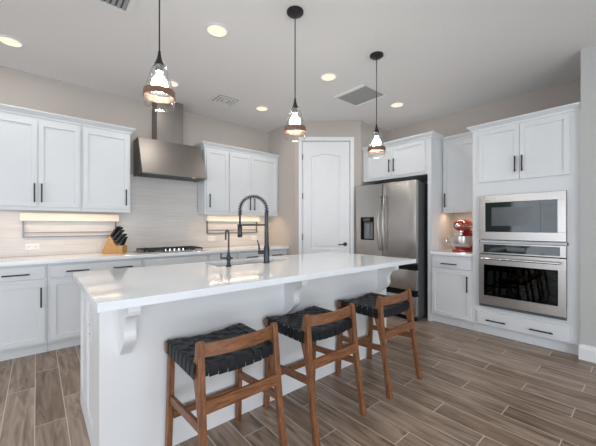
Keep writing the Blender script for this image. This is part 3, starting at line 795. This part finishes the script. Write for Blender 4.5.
# ------------------------------------------------------------------ bar stools (front of the seat = +y, towards the island)
def make_stool(label):
    r = thing('bar_stool', label, 'stool', (0, 0, 0), 0, 'bar stools along the island')
    hx = 0.207
    ST = 0.618     # seat top at the edges
    def dip(x): return -0.022*(1-(x/0.225)**2)
    # front legs
    for s in (-1, 1):
        bm = bmesh.new()
        prof = [(0.232, 0.0), (0.266, 0.0), (0.252, 0.30), (0.248, 0.585), (0.206, 0.585), (0.214, 0.30)]
        prism(bm, prof, 'x', s*hx-0.015, s*hx+0.015, bev=0.004)
        for v in bm.verts: v.co.x += s*0.010*(1-v.co.z/0.6)
        obj('leg', bm, 'walnut', r)
    # rear legs rising into the back
    for s in (-1, 1):
        bm = bmesh.new()
        prof = [(-0.262, 0.0), (-0.226, 0.0), (-0.196, 0.20), (-0.168, 0.38), (-0.140, 0.48), (-0.112, 0.555), (-0.104, 0.590), (-0.112, 0.615), (-0.128, 0.645), (-0.133, 0.69), (-0.135, 0.705), (-0.142, 0.716), (-0.160, 0.718), (-0.168, 0.708), (-0.177, 0.62), (-0.186, 0.52), (-0.208, 0.32), (-0.234, 0.15)]
        prism(bm, prof, 'x', s*hx-0.0165, s*hx+0.0165, bev=0.005)
        for v in bm.verts: v.co.x += s*0.008*(1-v.co.z/0.6)
        obj('leg', bm, 'walnut', r)
    # backrest: bowed plank
    bm = bmesh.new(); n = 12; w0 = hx-0.015; lo, hi = [], []
    rings = []
    for k in range(n+1):
        x = -w0 + 2*w0*k/n; y = -0.150 - 0.030*(1-(x/w0)**2)
        rings.append([bm.verts.new(p) for p in ((x, y-0.011, 0.645), (x, y+0.011, 0.645), (x, y+0.009, 0.704), (x, y-0.009, 0.704))])
    fs = [bm.faces.new(rings[0]), bm.faces.new(rings[-1][::-1])]
    for a, b_ in zip(rings, rings[1:]):
        for q in range(4): fs.append(bm.faces.new((a[q], b_[q], b_[(q+1) % 4], a[(q+1) % 4])))
    bmesh.ops.recalc_face_normals(bm, faces=fs)
    obj('backrest', bm, 'walnut_cross', r)
    # stretchers
    obj('stretcher', B((-hx+0.01, hx-0.01, -0.204, -0.186, 0.405, 0.462), bev=0.003), 'walnut_cross', r)
    obj('stretcher', B((-hx+0.01, hx-0.01, 0.222, 0.242, 0.185, 0.225), bev=0.003), 'walnut_cross', r)
    for s in (-1, 1):
        bm = bmesh.new(); prism(bm, [(-0.195, 0.315), (-0.190, 0.358), (0.232, 0.322), (0.232, 0.282)], 'x', s*(hx+0.003)-0.009, s*(hx+0.003)+0.009, bev=0.003)
        obj('stretcher', bm, 'walnut_deep', r)
    # seat frame: front and rear curved rails plus side rails
    bm = bmesh.new()
    for y0, y1, xe in ((0.204, 0.244, 0.240), (-0.160, -0.128, 0.190)):
        pr = []
        for k in range(13):
            x = -xe + 2*xe*k/12; pr.append((x, ST-0.008 + dip(x)))
        pr += [(xe, ST-0.052), (xe-0.06, ST-0.060), (-xe+0.06, ST-0.060), (-xe, ST-0.052)]
        prism(bm, pr, 'y', y0, y1, bev=0.004)
    for s in (-1, 1): box(bm, s*0.216-0.012, s*0.216+0.012, -0.118, 0.21, ST-0.062, ST-0.020, bev=0.003)
    obj('seat_frame', bm, 'walnut_cross', r)
    # woven straps
    bm = bmesh.new()
    nx, ny = 9, 8
    X0, X1, Y0, Y1 = -0.217, 0.217, -0.158, 0.240
    pw, pd = (X1-X0)/nx, (Y1-Y0)/ny
    def zs(x, y): return ST + dip(x) + 0.002
    def strip(pts, wv, th=0.0035):
        rg = []
        for p, nrm in pts:
            p = Vector(p); nrm = Vector(nrm); a = p - wv/2; b_ = p + wv/2
            rg.append([bm.verts.new(a), bm.verts.new(b_), bm.verts.new(b_ + nrm*th), bm.verts.new(a + nrm*th)])
        fs = [bm.faces.new(rg[0]), bm.faces.new(rg[-1][::-1])]
        for a, b_ in zip(rg, rg[1:]):
            for q in range(4): fs.append(bm.faces.new((a[q], b_[q], b_[(q+1) % 4], a[(q+1) % 4])))
        bmesh.ops.recalc_face_normals(bm, faces=fs)
    AMP = 0.0032
    for i in range(nx):            # run along y, wrap over front and rear rails
        xc = X0 + (i+0.5)*pw; pts = []
        zf = zs(xc, 0)
        pts += [((xc, Y1+0.005, zf-0.056), (0, 1, 0)), ((xc, Y1+0.005, zf-0.012), (0, 1, 0)), ((xc, Y1+0.001, zf-0.003), (0, 0.7, 0.7))]
        for k in range(ny*4+1):
            t = k/(ny*4); y = Y1-0.006 - (Y1-Y0-0.012)*t
            ph = math.cos(PI*(t*ny) - PI/2) 
            pts.append(((xc, y, zs(xc, y) + AMP*math.sin(PI*t*ny)*(1 if i % 2 else -1)), (0, 0, 1)))
        pts += [((xc, Y0-0.001, zf-0.003), (0, -0.7, 0.7)), ((xc, Y0-0.005, zf-0.012), (0, -1, 0)), ((xc, Y0-0.005, zf-0.056), (0, -1, 0))]
        strip(pts, Vector((pw*0.92, 0, 0)))
    for j in range(ny):            # run along x, wrap over the side rails
        yc = Y0 + (j+0.5)*pd; pts = []
        xl, xr = X0-0.012, X1+0.012
        ze = ST + 0.002
        pts += [((xl-0.003, yc, ze-0.066), (-1, 0, 0)), ((xl-0.003, yc, ze-0.016), (-1, 0, 0)), ((xl+0.003, yc, ze-0.004), (-0.7, 0, 0.7))]
        for k in range(nx*4+1):
            t = k/(nx*4); x = X0 + (X1-X0)*t
            pts.append(((x, yc, zs(x, yc) + AMP*math.sin(PI*t*nx)*(-1 if j % 2 else 1)), (0, 0, 1)))
        pts += [((xr-0.003, yc, ze-0.004), (0.7, 0, 0.7)), ((xr+0.003, yc, ze-0.016), (1, 0, 0)), ((xr+0.003, yc, ze-0.066), (1, 0, 0))]
        strip(pts, Vector((0, -pd*0.84, 0)))
    o = obj('seat', bm, 'leather', r, True); o['label'] = 'black woven leather strap seat'
    return r
s0 = make_stool('nearest bar stool, black woven strap seat on walnut frame, at the left end')
s0.location = (0.765, 1.485, 0)
dup(s0, (1.415, 1.482, 0), 'middle bar stool of three, black woven strap seat on walnut frame')
dup(s0, (2.145, 1.478, 0), 'farthest bar stool, black woven strap seat on walnut frame, nearest the refrigerator')

# ------------------------------------------------------------------ pendants
def make_pendant(label):
    r = thing('pendant_lamp', label, 'pendant lamp', (0, 0, ZC), 0, 'glass pendant lamps over the island')
    def zz(z): return z - 2.88
    bm = bmesh.new(); lathe(bm, [(0, -0.0005), (0.064, -0.0005), (0.064, -0.012), (0.052, -0.022), (0.012, -0.026), (0, -0.026)], 28); obj('canopy', bm, 'black_metal', r, True)
    bm = bmesh.new(); tube(bm, [(0, 0, -0.02), (0, 0, zz(2.20))], 0.0042, 8); obj('cord', bm, 'black_metal', r, True)
    bm = bmesh.new(); lathe(bm, [(0, zz(2.215)), (0.007, zz(2.215)), (0.010, zz(2.19)), (0.018, zz(2.16)), (0.027, zz(2.140)), (0.027, zz(2.136)), (0, zz(2.136))], 20); obj('cap', bm, 'black_metal', r, True)
    bm = bmesh.new(); lathe(bm, [(0, zz(2.136)), (0.022, zz(2.136)), (0.022, zz(2.100)), (0, zz(2.100))], 16); obj('socket', bm, 'rail_metal', r, True)
    prof = [(0.026, 2.138), (0.040, 2.120), (0.053, 2.085), (0.066, 2.035), (0.076, 1.990), (0.080, 1.955), (0.081, 1.930), (0.079, 1.912), (0.076, 1.905)]
    inner = [(a-0.003, z) for a, z in prof[::-1]]
    bm = bmesh.new(); lathe(bm, [(a, zz(z)) for a, z in prof + inner], 32, close=True); g = obj('glass_shade', bm, 'clear_glass', r, True)
    bm = bmesh.new(); lathe(bm, [(0.0775, zz(1.992)), (0.082, zz(1.992)), (0.084, zz(1.957)), (0.0805, zz(1.957))], 32, close=True); obj('wood_band', bm, 'shade_band_wood', r, True)
    bm = bmesh.new(); lathe(bm, [(0, zz(1.988)), (0.020, zz(1.992)), (0.036, zz(2.007)), (0.0425, zz(2.030)), (0.037, zz(2.053)), (0.023, zz(2.073)), (0.015, zz(2.084)), (0.015, zz(2.100)), (0, zz(2.100))], 20); obj('bulb', bm, 'bulb_glow', r, True)
    return r
p0 = make_pendant('clear glass pendant lamp with wood band, nearest and leftmost of three')
p0.location = (0.520, 1.795, ZC)
dup(p0, (1.499, 1.782, ZC), 'clear glass pendant lamp with wood band, middle of three')
dup(p0, (2.474, 1.727, ZC), 'clear glass pendant lamp with wood band, in front of the fridge cabinet')

# ------------------------------------------------------------------ recessed lights
def can_light(loc, label, first=[None]):
    if first[0] is None:
        r = thing('recessed_light', label, 'ceiling light', loc, 0, 'recessed ceiling lights')
        bm = bmesh.new(); lathe(bm, [(0.078, -0.001), (0.096, -0.001), (0.096, -0.006), (0.078, -0.010)], 32, close=True); obj('trim_ring', bm, 'vent_white', r, True)
        bm = bmesh.new(); lathe(bm, [(0, -0.004), (0.078, -0.004), (0.078, -0.001), (0, -0.001)], 32); obj('lens', bm, 'lamp_lens', r, True)
        first[0] = r
    else: r = dup(first[0], loc, label)
    d = bpy.data.lights.new('recessed_lamp', 'AREA'); d.shape = 'DISK'; d.size = 0.14; d.energy = CAN_W; d.color = (1.0, 0.94, 0.87)
    o = bpy.data.objects.new('recessed_lamp', d); COL.objects.link(o); o.location = (loc[0], loc[1], loc[2]-0.012)
for loc, label in (((-0.18, 3.712, ZC), 'round recessed ceiling light above the left upper cabinets'),
                   ((1.145, 2.376, ZC), 'large round recessed ceiling light between the first two pendant lamps'),
                   ((1.169, 3.601, ZC), 'round recessed ceiling light partly hidden behind the nearest pendant lamp'),
                   ((2.433, 2.322, ZC), 'round recessed ceiling light between the middle and far pendant lamps'),
                   ((2.383, 3.55, ZC), 'round recessed ceiling light above the right upper cabinets'),
                   ((3.693, 2.252, ZC), 'round recessed ceiling light in front of the fridge cabinet')):
    can_light(loc, label)

# ------------------------------------------------------------------ ceiling vents
r = thing('ceiling_vent', 'white louvered ceiling vent at the top left, cut by the frame', 'vent', (0.285, 2.38, ZC))
obj('frame', B((-0.265, 0.265, -0.265, -0.225, -0.010, -0.0005), (-0.265, 0.265, 0.225, 0.265, -0.010, -0.0005), (-0.265, -0.225, -0.225, 0.225, -0.010, -0.0005), (0.225, 0.265, -0.225, 0.225, -0.010, -0.0005)), 'vent_white', r)
obj('backing', B((-0.225, 0.225, -0.225, 0.225, -0.002, -0.0005)), 'vent_dark', r)
for k in range(13):
    x = -0.210 + k*0.035; bm = bmesh.new(); prism(bm, [(x-0.010, -0.003), (x-0.008, -0.003), (x+0.010, -0.012), (x+0.008, -0.012)], 'y', -0.225, 0.225); obj('slat', bm, 'vent_grey', r)
r = thing('ceiling_vent', 'small square white ceiling diffuser near the range hood', 'vent', (1.865, 3.632, ZC))
bm = bmesh.new()
for a, b_, z in ((0.165, 0.135, -0.004), (0.118, 0.095, -0.008), (0.078, 0.055, -0.011)):
    for s in (-1, 1):
        prism(bm, [(-a, s*a), (a, s*a), (b_, s*b_), (-b_, s*b_)], 'z', z-0.004, z); prism(bm, [(s*a, -a), (s*a, a), (s*b_, b_), (s*b_, -b_)], 'z', z-0.004, z)
box(bm, -0.035, 0.035, -0.035, 0.035, -0.014, -0.010)
obj('louvers', bm, 'vent_white', r)
obj('backing', B((-0.15, 0.15, -0.15, 0.15, -0.003, -0.0005)), 'vent_grey', r)
r = thing('ceiling_vent', 'square grey ceiling grille between the last two pendant lamps', 'vent', (3.087, 2.405, ZC))
obj('face_plate', B((-0.195, 0.195, -0.215, 0.215, -0.008, -0.0005)), 'vent_grey', r)
for s in (-1, 1): obj('flange', B((s*0.212-0.017, s*0.212+0.017, -0.225, 0.225, -0.020, -0.0005), bev=0.002), 'vent_white', r)

# ------------------------------------------------------------------ wall ledges with rail frames
def ledge(x0, x1, zb, zm, zt, label):
    cx = (x0+x1)/2; hw_ = (x1-x0)/2
    r = thing('wall_ledge', label, 'shelf', (cx, YH-0.012, zb), 0, 'wall ledges on the backsplash')
    a, b_ = zm-zb, zt-zb
    obj('ledge_board', B((-hw_, hw_, -0.070, -0.0005, a, b_), bev=0.002), 'ledge_wood', r)
    k = hw_-0.018
    bm = B((-k, -k+0.012, -0.022, -0.0005, 0, a), (k-0.012, k, -0.022, -0.0005, 0, a), (-k+0.012, k-0.012, -0.022, -0.0005, 0, 0.012))
    obj('rail_frame', bm, 'rail_metal', r)
    obj('lower_rail', B((-k+0.012, k-0.012, -0.014, -0.0005, 0.048, 0.056)), 'rail_metal', r)
ledge(-0.133, 0.764, 1.116, 1.294, 1.378, 'pale wooden wall ledge with metal rail frame above the knife block')
ledge(1.904, 2.820, 1.124, 1.310, 1.405, 'pale wooden wall ledge with metal rail frame behind the faucet')

# ------------------------------------------------------------------ under-cabinet lights
def led_bar(label, loc, rz, length, energy):
    r = thing('under_cabinet_light', label, 'light strip', loc, rz)
    obj('housing', B((-length/2, length/2, -0.012, 0.012, -0.008, -0.0005)), 'vent_white', r)
    obj('diffuser', B((-length/2+0.01, length/2-0.01, -0.009, 0.009, -0.0095, -0.008)), 'led_glow', r)
    d = bpy.data.lights.new('led_lamp', 'AREA'); d.shape = 'RECTANGLE'; d.size = length-0.02; d.size_y = 0.015; d.energy = energy; d.color = (1.0, 0.70, 0.42)
    o = bpy.data.objects.new('led_lamp', d); COL.objects.link(o); o.parent = r; o.location = (0, 0, -0.011)
led_bar('slim warm light strip under the left upper cabinets', (0.22, YU+0.05, 1.412), 0, 1.1, 2.0)
led_bar('slim warm light strip under the upper cabinets behind the faucet', (2.42, YU+0.05, 1.412), 0, 1.1, 2.6)
led_bar('slim warm light strip above the stand mixer', (4.215+0.05, 1.63, 1.428), R90, 0.40, 1.0)

# ------------------------------------------------------------------ knife block and knives
KB = Vector((0.705, 4.17)); 
r = thing('knife_block', 'bamboo knife block full of black-handled knives on the left countertop', 'knife block', (KB.x, KB.y, 0.9145), math.radians(-38))
bm = bmesh.new()
prism(bm, [(-0.115, 0), (0.045, 0), (0.045, 0.085), (-0.030, 0.215), (-0.036, 0.213), (-0.118, 0.030)], 'y', -0.055, 0.055, bev=0.003)
obj('block', bm, 'bamboo', r)
bm = bmesh.new(); box(bm, 0.045, 0.115, -0.055, 0.055, 0, 0.095, bev=0.003); o = obj('front_tier', bm, 'bamboo', r)
def knife_bm(L, rad):
    bm = bmesh.new()
    prof = [(-rad*0.6, 0), (rad*0.55, 0), (rad*0.62, L*0.4), (rad*0.5, L*0.75), (rad*0.9, L), (rad*0.1, L*1.03), (-rad*0.55, L*0.97), (-rad*0.75, L*0.5)]
    prism(bm, prof, 'y', -rad*0.5, rad*0.5, bev=0.0015)
    box(bm, -rad*0.45, rad*0.45, -0.001, 0.001, -0.025, 0)
    return bm
rot = Matrix.Rotation(math.radians(-38), 4, 'Z')
kn = []
for row, (t, L) in enumerate(((0.10, 0.135), (0.42, 0.135), (0.74, 0.12))):
    for c in range(4):
        kn.append((-0.030 + (0.045+0.030)*t, (c-1.5)*0.027, 0.215 + (0.085-0.215)*t, L, 36))
for c in range(4): kn.append((0.082, (c-1.5)*0.026, 0.095, 0.105, 24))
proto = None
for i, (lx, ly, lz, L, tilt) in enumerate(kn):
    p = rot @ Vector((lx, ly, lz))
    nm, lb, gp = ('kitchen_knife', 'black-handled kitchen knife in the upper slots of the knife block', 'knives in the upper slots') if i < 12 else ('steak_knife', 'black-handled steak knife in the low front tier of the knife block', 'knives in the front tier')
    if i in (0, 12):
        k0 = thing(nm, lb, 'knife', (0, 0, 0), 0, gp)
        obj('handle', knife_bm(L, 0.016 if i < 12 else 0.012), 'black_metal', k0); k = k0
    else: k = dup(k0, (0, 0, 0), lb)
    k.location = (KB.x+p.x, KB.y+p.y, 0.9145+p.z+0.004)
    k.rotation_euler = (0, math.radians(tilt + random.uniform(-4, 4)), math.radians(-38 + random.uniform(-5, 5)))

# ------------------------------------------------------------------ stand mixer (head points towards -x local)
r = thing('stand_mixer', 'red stand mixer with steel bowl on the small countertop', 'stand mixer', (4.17, 1.585, 0.9145), math.radians(-2)); r.scale = (1.1, 1.1, 1.1)
# local: x = length of the mixer, head towards -x
bm = bmesh.new()
def oval(a, b_, cx, n=24, p=2.6):
    return [(cx + a*math.copysign(abs(math.cos(2*PI*k/n))**(2/p), math.cos(2*PI*k/n)), b_*math.copysign(abs(math.sin(2*PI*k/n))**(2/p), math.sin(2*PI*k/n))) for k in range(n)]
prism(bm, oval(0.165, 0.095, 0.0), 'z', 0, 0.028, bev=0.006)
obj('base', bm, 'red_enamel', r, True)
bm = bmesh.new(); rg = []
for z, a, b_, cx in ((0.026, 0.060, 0.070, 0.095), (0.06, 0.048, 0.058, 0.100), (0.14, 0.042, 0.050, 0.100), (0.20, 0.048, 0.052, 0.092), (0.245, 0.060, 0.056, 0.080)):
    rg.append([bm.verts.new((x, y, z)) for x, y in oval(a, b_, cx)])
fs = [bm.faces.new(rg[0][::-1]), bm.faces.new(rg[-1])]
for a, b_ in zip(rg, rg[1:]):
    for k in range(24): fs.append(bm.faces.new((a[k], a[(k+1) % 24], b_[(k+1) % 24], b_[k])))
bmesh.ops.recalc_face_normals(bm, faces=fs); obj('column', bm, 'red_enamel', r, True)
bm = bmesh.new(); rg = []
for x, ry, rz_, zc in ((-0.165, 0.030, 0.030, 0.300), (-0.160, 0.046, 0.048, 0.300), (-0.13, 0.054, 0.060, 0.300), (-0.05, 0.060, 0.066, 0.300), (0.05, 0.062, 0.066, 0.302), (0.12, 0.058, 0.060, 0.302), (0.150, 0.045, 0.048, 0.300), (0.162, 0.020, 0.022, 0.300)):
    rg.append([bm.verts.new((x, ry*math.cos(2*PI*k/20), zc + rz_*math.sin(2*PI*k/20))) for k in range(20)])
fs = [bm.faces.new(rg[0]), bm.faces.new(rg[-1][::-1])]
for a, b_ in zip(rg, rg[1:]):
    for k in range(20): fs.append(bm.faces.new((a[k], a[(k+1) % 20], b_[(k+1) % 20], b_[k])))
bmesh.ops.recalc_face_normals(bm, faces=fs); hd = obj('head', bm, 'red_enamel', r, True)
bm = bmesh.new(); lathe(bm, [(0, 0), (0.028, 0), (0.028, 0.008), (0.020, 0.014), (0, 0.014)], 18); xform(bm, Matrix.Translation((-0.163, 0, 0.300)) @ Matrix.Rotation(-PI/2, 4, 'Y')); obj('hub_cap', bm, 'polished_steel', hd, True)
bm = bmesh.new()
for s in (-1, 1): tube(bm, [(-0.14, s*0.053, 0.292), (-0.05, s*0.0605, 0.290), (0.05, s*0.0625, 0.292), (0.115, s*0.0595, 0.292)], 0.007, 6)
obj('trim_band', bm, 'polished_steel', hd, True)
bm = bmesh.new(); lathe(bm, [(0, 0.170), (0.016, 0.170), (0.018, 0.215), (0.030, 0.225), (0.030, 0.245), (0, 0.245)], 16, -0.075, 0); obj('beater_shaft', bm, 'polished_steel', r, True)
bm = bmesh.new(); lathe(bm, [(0.0, 0.030), (0.055, 0.030), (0.058, 0.036), (0.085, 0.050), (0.102, 0.075), (0.109, 0.110), (0.110, 0.175), (0.114, 0.177), (0.114, 0.173), (0.107, 0.17), (0.105, 0.110), (0.083, 0.056), (0, 0.045)], 28, -0.060, 0)
bw = obj('bowl', bm, 'bowl_steel', r, True)
bm = bmesh.new(); pts = [(-0.075, 0.106, 0.155), (-0.085, 0.150, 0.158), (-0.088, 0.163, 0.120), (-0.085, 0.145, 0.085), (-0.070, 0.098, 0.080)]
tube(bm, pts, 0.006, 8); obj('bowl_handle', bm, 'polished_steel', bw, True)
bm = bmesh.new(); lathe(bm, [(0, 0), (0.010, 0), (0.012, 0.012), (0, 0.016)], 12); xform(bm, Matrix.Translation((0.10, -0.052, 0.19)) @ Matrix.Rotation(PI/2, 4, 'X')); obj('speed_knob', bm, 'black_metal', r, True)
